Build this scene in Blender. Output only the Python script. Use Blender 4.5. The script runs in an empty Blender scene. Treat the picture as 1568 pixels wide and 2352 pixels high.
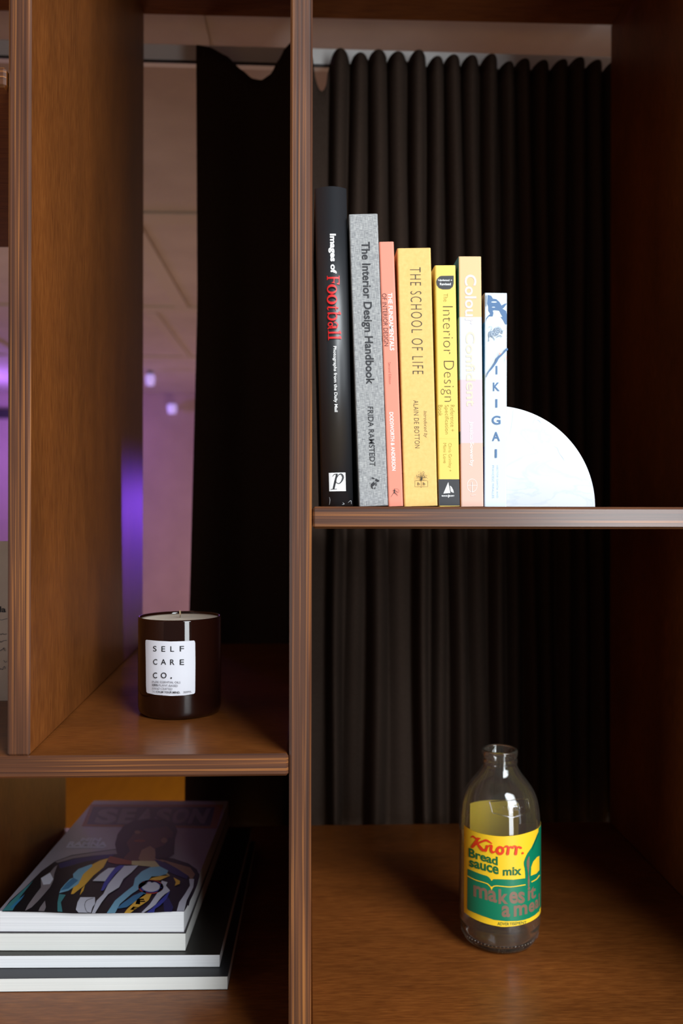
import bpy, bmesh, math, random
from mathutils import Vector, Matrix
from mathutils.geometry import tessellate_polygon
random.seed(7)
S = bpy.context.scene
COL = S.collection

# ------------------------------------------------------------------ camera
F = 2000.0; W, H = 1568, 2352
CAM = Vector((-0.00299, -0.6958, -0.00256)); YAW, PITCH, ROLL = 0.03833, 0.00064, 0.0017
FW = Vector((math.sin(YAW)*math.cos(PITCH), math.cos(YAW)*math.cos(PITCH), math.sin(PITCH)))
RT = Vector((math.cos(YAW), -math.sin(YAW), 0)); UP = RT.cross(FW)
R2 = RT*math.cos(ROLL) + UP*math.sin(ROLL); U2 = -RT*math.sin(ROLL) + UP*math.cos(ROLL)
cd = bpy.data.cameras.new('camera'); cam = bpy.data.objects.new('camera', cd); COL.objects.link(cam)
m = Matrix.Identity(4)
for i in range(3):
    m[i][0] = R2[i]; m[i][1] = U2[i]; m[i][2] = -FW[i]; m[i][3] = CAM[i]
cam.matrix_world = m
cd.sensor_fit = 'VERTICAL'; cd.sensor_height = 36; cd.sensor_width = 24; cd.lens = F/H*36
cd.clip_start = .01; cd.clip_end = 60
cd.dof.use_dof = True; cd.dof.focus_distance = .77; cd.dof.aperture_fstop = 5.0
S.camera = cam

# ------------------------------------------------------------------ light, world, exposure
S.view_settings.view_transform = 'Standard'; S.view_settings.look = 'None'
S.view_settings.gamma = 1; S.view_settings.use_curve_mapping = False
S.view_settings.exposure = 0.0
S.cycles.sample_clamp_indirect = 0; S.cycles.max_bounces = 16; S.cycles.transmission_bounces = 16
wd = bpy.data.worlds.new('world'); S.world = wd; wd.use_nodes = True
bg = wd.node_tree.nodes['Background']; bg.inputs[1].default_value = 1
_n, _l = wd.node_tree.nodes, wd.node_tree.links      # daylit room in front of the shelves, dark room behind them
_g = _n.new('ShaderNodeTexCoord'); _x = _n.new('ShaderNodeSeparateXYZ'); _l.new(_g.outputs['Generated'], _x.inputs[0])
_m = _n.new('ShaderNodeMapRange'); _m.inputs['From Min'].default_value = .1; _m.inputs['From Max'].default_value = -.7
_l.new(_x.outputs['Y'], _m.inputs['Value'])
_r = _n.new('ShaderNodeValToRGB'); _l.new(_m.outputs[0], _r.inputs['Fac']); _l.new(_r.outputs['Color'], bg.inputs[0])
_r.color_ramp.elements[0].color = (.012, .010, .010, 1); _r.color_ramp.elements[1].color = (.10, .096, .094, 1)

def area(name, loc, target, sx, sy, power, col):
    l = bpy.data.lights.new(name, 'AREA'); l.shape = 'RECTANGLE'; l.size = sx; l.size_y = sy
    l.energy = power; l.color = col
    o = bpy.data.objects.new(name, l); COL.objects.link(o); o.location = loc
    d = Vector(target) - Vector(loc); o.rotation_euler = d.to_track_quat('-Z', 'Y').to_euler()
    return o
def spot(name, loc, target, power, col, angle, blend=.5, rad=.03):
    l = bpy.data.lights.new(name, 'SPOT'); l.energy = power; l.color = col; l.spot_size = angle; l.spot_blend = blend
    l.shadow_soft_size = rad
    o = bpy.data.objects.new(name, l); COL.objects.link(o); o.location = loc
    d = Vector(target) - Vector(loc); o.rotation_euler = d.to_track_quat('-Z', 'Y').to_euler()
    return o
def point(name, loc, power, col, rad=.1):
    l = bpy.data.lights.new(name, 'POINT'); l.energy = power; l.color = col; l.shadow_soft_size = rad
    o = bpy.data.objects.new(name, l); COL.objects.link(o); o.location = loc
    return o
DAY = (.90, .96, 1.0)
area('window_light_high', (1.95, -2.75, 2.25), (.1, .15, -.15), 2.0, 2.4, 220, DAY)
area('window_light_tall', (1.18, -2.40, -.05), (.05, .1, -.2), .60, 2.2, 46, DAY)
area('window_light_right', (2.2, -1.35, .1), (.05, .1, 0), .45, 1.6, 10, DAY)
area('window_light_left', (-2.1, -1.65, -.15), (-.15, .1, -.1), .35, 1.25, 7, (.96, .97, 1))
area('window_light_far_left', (-2.7, -.42, -.12), (0, -.05, -.12), .7, 1.1, 9, (.94, .97, 1))
# the party room behind the shelves
point('ceiling_lamp_warm', (-.8, 2.0, -.35), 8, (1, .74, .62), .25)
point('ceiling_lamp_violet', (-1.85, 4.3, .40), 20, (.36, .16, 1), .12)
point('ceiling_lamp_pink', (-.5, 3.9, -.45), 11, (1, .68, .70), .3)
point('floor_fill_warm', (.4, 3.6, -1.1), 5, (1, .62, .2), .1)  # added warm fill for the far floor, no lamp stands there
spot('violet_spotlight', (.85, 4.2, .10), (-.240, .555, -.055), 95, (.26, .07, 1), math.radians(3.9), .8, .045)

# ------------------------------------------------------------------ pixel rays onto real surfaces
def ray(px, py):
    return (FW*F + R2*(px-784) - U2*(py-1176))
def at(px, py, Y):
    d = ray(px, py); return CAM + d*((Y-CAM.y)/d.y)
def atz(px, py, Z):
    d = ray(px, py); return CAM + d*((Z-CAM.z)/d.z)
def at_plane(px, py, p0, n):
    d = ray(px, py); return CAM + d*((p0-CAM).dot(n)/d.dot(n))

# ------------------------------------------------------------------ materials
def lin(c):
    return tuple((x/12.92 if x <= .04045 else ((x+.055)/1.055)**2.4) for x in c)
def rgb(r, g, b): return lin((r/255, g/255, b/255)) + (1,)
MATS = {}
def mat(name, col=(.5,.5,.5,1), rough=.6, coat=0, metal=0, spec=.5, **kw):
    if name in MATS: return MATS[name]
    m = bpy.data.materials.new(name); m.use_nodes = True; MATS[name] = m
    b = m.node_tree.nodes['Principled BSDF']
    b.inputs['Base Color'].default_value = col; b.inputs['Roughness'].default_value = rough
    b.inputs['Coat Weight'].default_value = coat; b.inputs['Metallic'].default_value = metal
    b.inputs['Specular IOR Level'].default_value = spec
    b.inputs['Coat Roughness'].default_value = kw.get('coat_rough', .15)
    if 'emit' in kw:
        b.inputs['Emission Color'].default_value = col; b.inputs['Emission Strength'].default_value = kw['emit']
    if 'sheen' in kw: b.inputs['Sheen Weight'].default_value = kw['sheen']
    if 'trans' in kw:
        b.inputs['Transmission Weight'].default_value = kw['trans']; b.inputs['IOR'].default_value = kw.get('ior', 1.5)
    return m
def nodes(m): return m.node_tree.nodes, m.node_tree.links, m.node_tree.nodes['Principled BSDF']
def ramp(N, stops, interp='LINEAR'):
    r = N.new('ShaderNodeValToRGB'); r.color_ramp.interpolation = interp
    e = r.color_ramp.elements
    while len(e) < len(stops): e.new(.5)
    for k, (p, c) in enumerate(stops): e[k].position = p; e[k].color = c
    return r
def grain(name, scale, stops, rough, coat, nscale=1.0, detail=6, bump=.0, second=None, coat_rough=.2, spec=.5, dist=0.0):
    """noise stretched along one axis"""
    m = mat(name, rough=rough, coat=coat, coat_rough=coat_rough, spec=spec); N, L, b = nodes(m)
    tc = N.new('ShaderNodeTexCoord'); mp = N.new('ShaderNodeMapping'); mp.inputs['Scale'].default_value = scale
    L.new(tc.outputs['Object'], mp.inputs['Vector'])
    nz = N.new('ShaderNodeTexNoise'); nz.inputs['Scale'].default_value = nscale; nz.inputs['Detail'].default_value = detail
    nz.inputs['Roughness'].default_value = .6; nz.inputs['Distortion'].default_value = dist
    L.new(mp.outputs['Vector'], nz.inputs['Vector'])
    r = ramp(N, stops); L.new(nz.outputs['Fac'], r.inputs['Fac'])
    out = r.outputs['Color']
    if second:
        s2, lo, hi = second
        mp2 = N.new('ShaderNodeMapping'); mp2.inputs['Scale'].default_value = s2; L.new(tc.outputs['Object'], mp2.inputs['Vector'])
        n2 = N.new('ShaderNodeTexNoise'); n2.inputs['Scale'].default_value = 1; n2.inputs['Detail'].default_value = 3
        L.new(mp2.outputs['Vector'], n2.inputs['Vector'])
        r2 = ramp(N, [(.3, (lo, lo, lo, 1)), (.7, (hi, hi, hi, 1))]); L.new(n2.outputs['Fac'], r2.inputs['Fac'])
        mx = N.new('ShaderNodeMix'); mx.data_type = 'RGBA'; mx.blend_type = 'MULTIPLY'; mx.inputs[0].default_value = 1
        L.new(out, mx.inputs[6]); L.new(r2.outputs['Color'], mx.inputs[7]); out = mx.outputs[2]
    L.new(out, b.inputs['Base Color'])
    if bump:
        bp = N.new('ShaderNodeBump'); bp.inputs['Strength'].default_value = bump; bp.inputs['Distance'].default_value = .0006
        L.new(nz.outputs['Fac'], bp.inputs['Height']); L.new(bp.outputs['Normal'], b.inputs['Normal'])
    return m
WOODSTOPS = [(.28, (.125, .034, .006, 1)), (.5, (.185, .054, .0095, 1)), (.72, (.245, .078, .015, 1))]
WOOD_V = grain('stained_wood_upright', (420, 420, 55), WOODSTOPS, .5, .12, spec=.25, detail=5, bump=.12, second=((14, 14, 5), .72, 1.12), coat_rough=.3)
WOOD_H = grain('stained_wood_board', (55, 420, 420), WOODSTOPS, .45, .3, spec=.25, detail=5, bump=.12, second=((6, 14, 14), .75, 1.1), coat_rough=.2)
WOOD_U = grain('stained_wood_underside', (26, 420, 421), WOODSTOPS, .8, 0, detail=5, spec=.15)
EDGESTOPS = [(.30, (.030, .011, .007, 1)), (.44, (.075, .027, .013, 1)), (.55, (.105, .037, .016, 1)), (.63, (.26, .095, .026, 1)), (.8, (.36, .145, .04, 1))]
EDGE_V = grain('plywood_edge_upright', (520, 20, 3), EDGESTOPS, .40, .25, detail=2.5, bump=.25, second=((60, 20, 5), .75, 1.15), coat_rough=.18)
EDGE_H = grain('plywood_edge_board', (3, 20, 520), EDGESTOPS, .36, .45, detail=2.5, bump=.3, second=((5, 20, 60), .75, 1.15), coat_rough=.2)

# ------------------------------------------------------------------ object helpers
PM = {}
def tag(o, label=None, cat=None, group=None, kind=None):
    if label: o['label'] = label
    if cat: o['category'] = cat
    if group: o['group'] = group
    if kind: o['kind'] = kind
    return o
def thing(name, label, cat, loc=(0,0,0), rot=None, group=None):
    o = bpy.data.objects.new(name, None); COL.objects.link(o); o.empty_display_size = .03
    M = Matrix.Translation(loc) @ (rot.to_4x4() if rot else Matrix.Identity(4))
    o.matrix_world = M; PM[o.name] = M
    return tag(o, label, cat, group)
def obj(name, bm, mats, parent=None, local=False, smooth=False, label=None):
    """link bm (world coordinates unless local) as one mesh object"""
    if not isinstance(mats, (list, tuple)): mats = [mats]
    M = PM[parent.name] if parent else Matrix.Identity(4)
    if not local and parent: bm.transform(M.inverted())
    me = bpy.data.meshes.new(name); bm.to_mesh(me); bm.free()
    for x in mats: me.materials.append(x)
    if smooth:
        for p in me.polygons: p.use_smooth = True
    o = bpy.data.objects.new(name, me); COL.objects.link(o)
    if parent:
        o.parent = parent; PM[o.name] = M
    if label: o['label'] = label
    return o
def box(bm, x0, x1, y0, y1, z0, z1, mi=0):
    v = [bm.verts.new((x, y, z)) for x in (x0, x1) for y in (y0, y1) for z in (z0, z1)]
    fs = []
    for q in ((0,1,3,2), (4,6,7,5), (0,4,5,1), (2,3,7,6), (0,2,6,4), (1,5,7,3)):
        f = bm.faces.new([v[i] for i in q]); f.material_index = mi; fs.append(f)
    return v, fs
def bevel(bm, off, seg=3, edges=None):
    bmesh.ops.bevel(bm, geom=edges or list(bm.edges), offset=off, segments=seg, profile=.5, affect='EDGES')
def extrude_poly(bm, pts, z0, z1, mi=0):
    """closed outline (x, y) swept from z0 to z1"""
    n = len(pts)
    a = [bm.verts.new((x, y, z0)) for x, y in pts]; b = [bm.verts.new((x, y, z1)) for x, y in pts]
    for i in range(n):
        j = (i+1) % n; f = bm.faces.new((a[i], a[j], b[j], b[i])); f.material_index = mi
    f = bm.faces.new(a[::-1]); f.material_index = mi
    f = bm.faces.new(b); f.material_index = mi
    bmesh.ops.recalc_face_normals(bm, faces=bm.faces)
def lathe(bm, prof, cx, cy, z0, n=96, mi=0, closed=False):
    rings = []
    for r, z in prof:
        if r < 1e-6: rings.append([bm.verts.new((cx, cy, z0+z))])
        else: rings.append([bm.verts.new((cx+r*math.cos(2*math.pi*k/n), cy+r*math.sin(2*math.pi*k/n), z0+z)) for k in range(n)])
    for a, b in zip(rings, rings[1:]):
        for k in range(n):
            q = (k+1) % n
            if len(a) == 1 and len(b) == 1: continue
            if len(a) == 1: vs = (a[0], b[q], b[k])
            elif len(b) == 1: vs = (a[k], a[q], b[0])
            else: vs = (a[k], a[q], b[q], b[k])
            f = bm.faces.new(vs); f.material_index = mi; f.smooth = True
    bmesh.ops.recalc_face_normals(bm, faces=bm.faces)
def tube(bm, pts, r, n=8, mi=0, caps=True):
    pts = [Vector(p) for p in pts]; rings = []
    for i, p in enumerate(pts):
        t = (pts[min(i+1, len(pts)-1)] - pts[max(i-1, 0)]).normalized()
        a = t.cross(Vector((0, 0, 1)))
        if a.length < 1e-4: a = t.cross(Vector((1, 0, 0)))
        a.normalize(); b = t.cross(a)
        rr = r[i] if isinstance(r, (list, tuple)) else r
        rings.append([bm.verts.new(p + (a*math.cos(2*math.pi*k/n) + b*math.sin(2*math.pi*k/n))*rr) for k in range(n)])
    for a, b in zip(rings, rings[1:]):
        for k in range(n):
            f = bm.faces.new((a[k], a[(k+1)%n], b[(k+1)%n], b[k])); f.smooth = True; f.material_index = mi
    if caps:
        bm.faces.new(rings[0][::-1]).material_index = mi; bm.faces.new(rings[-1]).material_index = mi

# ------------------------------------------------------------------ print (lettering, drawings) laid onto surfaces
def text_tris(s, bold=0, shear=0, space=1.0):
    cu = bpy.data.curves.new('tmp', 'FONT'); cu.body = s; cu.size = 1; cu.offset = bold; cu.shear = shear
    cu.space_character = space; cu.resolution_u = 5
    o = bpy.data.objects.new('tmp', cu); COL.objects.link(o)
    dg = bpy.context.evaluated_depsgraph_get(); ev = o.evaluated_get(dg); me = ev.to_mesh()
    vs = [(v.co.x, v.co.y) for v in me.vertices]; fs = [tuple(p.vertices) for p in me.polygons]
    ev.to_mesh_clear(); bpy.data.objects.remove(o); bpy.data.curves.remove(cu)
    x0 = min(v[0] for v in vs); x1 = max(v[0] for v in vs); y0 = min(v[1] for v in vs); y1 = max(v[1] for v in vs)
    return [((x-x0)/max(1e-6, x1-x0), (y-y0)/max(1e-6, y1-y0)) for x, y in vs], fs
def catmull(pts, k=6):
    if len(pts) < 3: return pts
    out = []; P = [pts[0]] + list(pts) + [pts[-1]]
    for i in range(1, len(P)-2):
        p0, p1, p2, p3 = P[i-1], P[i], P[i+1], P[i+2]
        for j in range(k):
            t = j/k
            out.append(tuple(.5*((2*b) + (-a+c)*t + (2*a-5*b+4*c-d)*t*t + (-a+3*b-3*c+d)*t**3) for a, b, c, d in zip(p0, p1, p2, p3)))
    out.append(tuple(pts[-1])); return out
class Print:
    def __init__(s, sc=1.0, ox=0, oy=0, mats=()):
        s.bm = bmesh.new(); s.sc, s.ox, s.oy = sc, ox, oy; s.mats = list(mats); s.layer = 0
    def frame(s, sc, ox, oy): s.sc, s.ox, s.oy = sc, ox, oy
    def p(s, q): return (s.ox + q[0]/s.sc, s.oy + q[1]/s.sc)
    def mi(s, m):
        if m not in s.mats: s.mats.append(m)
        return s.mats.index(m)
    def add(s, vs, fs, m):
        s.layer += 1; k = s.mi(m)
        V = [s.bm.verts.new((x, y, s.layer)) for x, y in vs]
        for f in fs:
            try: s.bm.faces.new([V[i] for i in f]).material_index = k
            except ValueError: pass
    def poly(s, pts, m, smooth=False):
        if smooth: pts = catmull(list(pts)+[pts[0]], 4)[:-1]
        q = [s.p(x) for x in pts]
        tr = tessellate_polygon([[Vector((x, y, 0)) for x, y in q]])
        s.add(q, tr, m)
    def ring(s, c, ro, ri, m, c2=None, n=40):
        c2 = c2 or c; vs = []
        for k in range(n):
            a = 2*math.pi*k/n
            vs.append(s.p((c[0]+ro[0]*math.cos(a), c[1]+ro[1]*math.sin(a)))); vs.append(s.p((c2[0]+ri[0]*math.cos(a), c2[1]+ri[1]*math.sin(a))))
        s.add(vs, [(2*k, 2*((k+1)%n), 2*((k+1)%n)+1, 2*k+1) for k in range(n)], m)
    def disc(s, c, r, m, n=28):
        s.poly([(c[0]+r[0]*math.cos(2*math.pi*k/n), c[1]+r[1]*math.sin(2*math.pi*k/n)) for k in range(n)], m)
    def stroke(s, pts, w, m, smooth=True):
        pp = [(p[0], p[1], (w[i] if isinstance(w, (list, tuple)) else w)) for i, p in enumerate(pts)]
        if smooth: pp = catmull(pp, 5)
        vs, fs = [], []
        for i, (x, y, ww) in enumerate(pp):
            a = pp[max(i-1, 0)]; b = pp[min(i+1, len(pp)-1)]
            dx, dy = b[0]-a[0], b[1]-a[1]; l = math.hypot(dx, dy) or 1
            nx, ny = -dy/l*ww/2, dx/l*ww/2
            vs += [s.p((x+nx, y+ny)), s.p((x-nx, y-ny))]
            if i: fs.append((2*i-2, 2*i, 2*i+1, 2*i-1))
        s.add(vs, fs, m)
        for e in (pp[0], pp[-1]): s.disc(e, (e[2]/2, e[2]/2), m, 10)
    def text(s, t, quad, m, bold=0, shear=0, space=1.0):
        """quad: baseline start, baseline end, top end, top start"""
        vs, fs = text_tris(t, bold, shear, space); a, b, c, d = [s.p(x) for x in quad]
        out = []
        for u, v in vs:
            out.append(tuple((a[i]*(1-u)+b[i]*u)*(1-v) + (d[i]*(1-u)+c[i]*u)*v for i in (0, 1)))
        s.add(out, fs, m)
    def down(s, t, y0, y1, base0, top0, m, lean=0.0, **k):
        """lettering that reads downwards; base0/top0 = x of base line and letter tops at y0, lean = dx/dy"""
        dx = (y1-y0)*lean
        s.text(t, ((base0, y0), (base0+dx, y1), (top0+dx, y1), (top0, y0)), m, **k)
    def finish(s, name, parent, hit, eps=.00006, base=.00012, step=None, label=None, solid=0):
        bm = s.bm
        if step:
            xs = [v.co.x for v in bm.verts]; x = min(xs)+step
            while x < max(xs):
                bmesh.ops.bisect_plane(bm, geom=list(bm.verts)+list(bm.edges)+list(bm.faces), plane_co=(x, 0, 0), plane_no=(1, 0, 0), dist=1e-5)
                x += step
        for v in bm.verts:
            w, n = hit(v.co.x, v.co.y); v.co = w + n*(base + eps*min(v.co.z, 40))
        bmesh.ops.recalc_face_normals(bm, faces=bm.faces)
        o = obj(name, bm, s.mats, parent, label=label)
        if solid:
            md = o.modifiers.new('solid', 'SOLIDIFY'); md.thickness = solid; md.offset = 0
        return o

# ================================================================== THE ROOM
T = .0178; XL, XLB, ZLS, ZRS, D = -.22195, -.24443, -.19526, .0023, .58949
ZTOP, ZBOT, XR = .72624, -.46344, .44773
CEIL, FLOOR = .768, -1.50
def struct(name, bm, m): return tag(obj(name, bm, m), kind='structure')
plaster = grain('painted_plaster', (6, 6, 6), [(.3, (.50, .42, .38, 1)), (.7, (.60, .51, .46, 1))], .9, 0)
bm = bmesh.new(); box(bm, -3.2, 2.6, -.02, 5.1, CEIL, CEIL+.1); struct('ceiling', bm, plaster)
oak = grain('orange_floorboards', (30, 3, 30), [(.3, (.25, .125, .001, 1)), (.7, (.31, .155, .002, 1))], .7, 0, spec=.05)
bm = bmesh.new(); box(bm, -3.2, 2.6, -2.6, 5.1, FLOOR-.1, FLOOR); struct('floor', bm, oak)
wallm = grain('pink_wall_paint', (5, 5, 5), [(.3, (.46, .33, .31, 1)), (.7, (.54, .39, .36, 1))], .9, 0)
bm = bmesh.new(); box(bm, -3.2, 2.6, 5.0, 5.1, FLOOR, CEIL); struct('wall_back', bm, wallm)
bm = bmesh.new(); box(bm, -3.2, -3.1, .9, 5.0, FLOOR, CEIL); struct('wall_left', bm, wallm)
bm = bmesh.new(); box(bm, 2.5, 2.6, .9, 5.0, FLOOR, CEIL); struct('wall_right', bm, wallm)
beamm = mat('beam_paint', (.55, .47, .39, 1), .8)
k = 0
for (x0, x1, y0, y1, dz) in ((-3.1, 2.5, 1.55, 1.63, .006), (-3.1, 2.5, 2.58, 2.66, .006), (-3.1, 2.5, 3.62, 3.70, .006),
                             (-.50, -.45, 1.0, 2.57, .007), (-.625, -.585, 2.67, 3.61, .006), (-1.45, -1.38, 1.0, 4.9, .014), (-.192, -.165, .60, .78, .003)):
    k += 1; bm = bmesh.new(); box(bm, x0, x1, y0, y1, CEIL-dz, CEIL); struct('trim_%d' % k, bm, beamm)
darkm = mat('dark_rail_paint', (.02, .015, .015, 1), .6)
bm = bmesh.new(); box(bm, -3.1, -1.4, 4.96, 5.0, .60, .66); k += 1; struct('trim_%d' % k, bm, darkm)

# ================================================================== SHELVING UNIT
unit = thing('shelving_unit', 'stained plywood shelving unit with open compartments holding books, candle, bottle and magazines', 'shelf', (-.2, .3, FLOOR))
def board(name, x0, x1, y0, y1, z0, z1, vert, skew=None):
    bm = bmesh.new(); v, fs = box(bm, x0, x1, y0, y1, z0, z1)
    if skew:
        for q in v:
            if q.co.y > y1-1e-6: q.co.x += skew
    bmesh.ops.recalc_face_normals(bm, faces=bm.faces)
    bevel(bm, .0019, 1); bm.normal_update()
    for f in bm.faces: f.material_index = 1 if f.normal.y < -.3 else (2 if f.normal.z < -.9 else 0)
    o = obj(name, bm, [WOOD_V, EDGE_V, WOOD_V] if vert else [WOOD_H, EDGE_H, WOOD_U], unit)
    return o
# lower left upright stands further left than the one above it
xll = at(152, 1830, D).x
board('upright_panel', -T, 0, 0, D, FLOOR, ZTOP, True)
board('upright_panel', XL-T, XL, 0, D, ZLS, ZTOP, True, XLB-XL)
board('upright_panel', XR, XR+T, 0, D, FLOOR, ZTOP, True)
board('upright_panel', xll-T, xll, 0, D, ZBOT, ZLS-T, True)
board('shelf_board', -1.05, -T-.0006, .0004, D, ZLS-T, ZLS, False)
board('shelf_board', .0007, XR-.0002, .0004, D, ZRS-T, ZRS, False)
board('shelf_board', .0002, XR-.0002, .0004, D, ZBOT-T, ZBOT, False)
board('shelf_board', -1.05, -T-.0002, .0004, D, ZBOT-T, ZBOT, False)
board('shelf_board', -1.05, XR+T, .0004, D, ZTOP, ZTOP+T, False)
zc = at(10, 198, 0).z
board('shelf_board', -1.05, XL-T-.0022, .0004, .425, zc, zc+.0158, False)
bm = bmesh.new(); box(bm, XR+T+.0005, .93, D-.009, D-.001, ZBOT-T, ZTOP); obj('light_stop_board', bm, WOOD_V, unit)  # unseen board added to stop daylight leaking past the right upright
board('upright_panel', -1.05-T, -1.05-.0002, 0, D, FLOOR, ZTOP+T, True)

# ================================================================== CURTAIN AND ITS RAIL
railm = mat('grey_rail_metal', (.80, .78, .76, 1), .5)
rail = thing('curtain_rail', 'pale grey rail along the ceiling above the dark curtain', 'curtain rail', (0, .675, CEIL))
zr1, zr0 = at(455, 104, .665).z, at(455, 143, .665).z
bm = bmesh.new(); v, fs = box(bm, -3.0, 1.2, .665, .687, zr0, zr1); bevel(bm, .002, 2)
bm.transform(Matrix.Translation((0, .675, 0)) @ Matrix.Rotation(.012, 4, 'Z') @ Matrix.Translation((0, -.675, 0))); obj('channel', bm, railm, rail)
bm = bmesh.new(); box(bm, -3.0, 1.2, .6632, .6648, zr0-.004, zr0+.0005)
bm.transform(Matrix.Translation((0, .675, 0)) @ Matrix.Rotation(.012, 4, 'Z') @ Matrix.Translation((0, -.675, 0))); obj('shadow_strip', bm, mat('rail_shadow_gap', (.05, .045, .045, 1), .6), rail)  # near-black strip paints the shadow line under the rail
for bx in (-2.4, -.62, .72):
    bm = bmesh.new(); box(bm, bx-.012, bx+.012, .667, .685, zr1-.001, CEIL-.0002); obj('bracket', bm, railm, rail)
def xat(px, y, Y=.63): return at(px, y, Y).x
tops = [782, 823, 868, 915, 960, 999, 1041, 1082, 1125, 1164, 1204, 1245, 1287, 1328, 1370, 1412, 1455]
topy = [110, 119, 112, 116, 112, 126, 122, 123, 120, 137, 130, 133, 131, 126, 132, 132, 132]
bots = [768, 806, 862, 925, 978, 1008, 1060, 1108, 1155, 1192, 1228, 1268, 1308, 1348, 1386, 1422, 1460]
ampb = [.032, .007, .034, .007, .034, .016, .026, .008, .024, .009, .022, .010, .020, .010, .018, .012, .012]
def valleys(c):
    v = [c[0]-(c[1]-c[0])*.55]
    for a, b in zip(c, c[1:]): v.append((a+b)/2)
    v.append(c[-1]+(c[-1]-c[-2])*.5); return v
vt = [xat(p, 150) for p in valleys(tops)]; vb = [xat(p, 1860) for p in valleys(bots)]
ZT = .692
cols = []     # each column: function of z -> (x, y), top z
def yc(x): return .634 + .014*x
left_px = [(452, 115), (455, 700), (440, 1300), (427, 1800)]
lx = [(at(p, q, .635).z, at(p, q, .635).x) for p, q in left_px]
def leftx(z):
    if z >= lx[0][0]: return lx[0][1]
    for (z0, x0), (z1, x1) in zip(lx, lx[1:]):
        if z >= z1: return x0+(x1-x0)*(z-z0)/(z1-z0)
    return lx[-1][1]
cols = []
NL = 60
sagpts = [(452, 115), (480, 122), (520, 139), (555, 166), (580, 184), (600, 188), (620, 178), (640, 148), (655, 122), (668, 110), (700, 108), (717, 138), (725, 190), (732, 210), (741, 215), (749, 200), (756, 165)]
def sagz(px):
    for (a, ya), (b, yb) in zip(sagpts, sagpts[1:]):
        if a <= px <= b:
            t = (px-a)/(b-a); t = t*t*(3-2*t)*.5 + t*.5
            return at(px, ya+(yb-ya)*t, .64).z
    return at(px, sagpts[-1][1], .64).z
pL0, pL1 = 452.0, valleys(tops)[0]
for i in range(NL):
    u = i/NL; px = pL0 + (pL1-pL0)*u
    def f(z, u=u):
        xt = leftx(z); s = min(1, max(0, (ZT-z)/(ZT+.47))); xe = vt[0] + (vb[0]-vt[0])*s
        x = xt + (xe-xt)*u
        a = .006 + .014*s
        y = yc(x) - .004 - a*(math.sin(u*math.pi*3.3+.4)) - .010*s*math.exp(-((u-.70)/.05)**2)
        return x, y
    cols.append((f, sagz(px)))
NF = 16
for i in range(len(tops)):
    for j in range(NF):
        t = j/NF
        def f(z, i=i, t=t):
            s = min(1.4, max(0, (ZT-z)/(ZT+.47)))
            a = vt[i] + (vb[i]-vt[i])*s; b = vt[i+1] + (vb[i+1]-vt[i+1])*s
            amp = .021 + (ampb[i]-.021)*min(1, s)
            x = a + (b-a)*t + .0016*math.sin(9*z+i*1.7)
            ss = min(1, s)
            return x, yc(x) + .010 - amp*(1.5-.35*ss)*math.sin(math.pi*t)**(.62+.7*ss)
        zt = at(tops[i], topy[i], .613).z
        cols.append((f, zt - .004*(2*t-1)**4))
bm = bmesh.new(); NZ = 48; grid = []
for f, zt in cols:
    c = []
    for k2 in range(NZ):
        z = zt + (FLOOR+.03-zt)*(k2/(NZ-1))**1.15
        x, y = f(z); c.append(bm.verts.new((x, y, z)))
    grid.append(c)
for a, b in zip(grid, grid[1:]):
    for k2 in range(NZ-1):
        bm.faces.new((a[k2], b[k2], b[k2+1], a[k2+1])).smooth = True
bmesh.ops.recalc_face_normals(bm, faces=bm.faces)
curtm = grain('dark_brown_curtain_cloth', (900, 900, 300), [(.3, (.040, .025, .018, 1)), (.7, (.060, .040, .030, 1))], .95, 0, detail=2, bump=.2, spec=.1)
cur = obj('curtain', bm, curtm, smooth=True)
md = cur.modifiers.new('solid', 'SOLIDIFY'); md.thickness = .0015
tag(cur, 'dark brown pleated curtain hanging behind the shelving unit', 'curtain')

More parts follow.
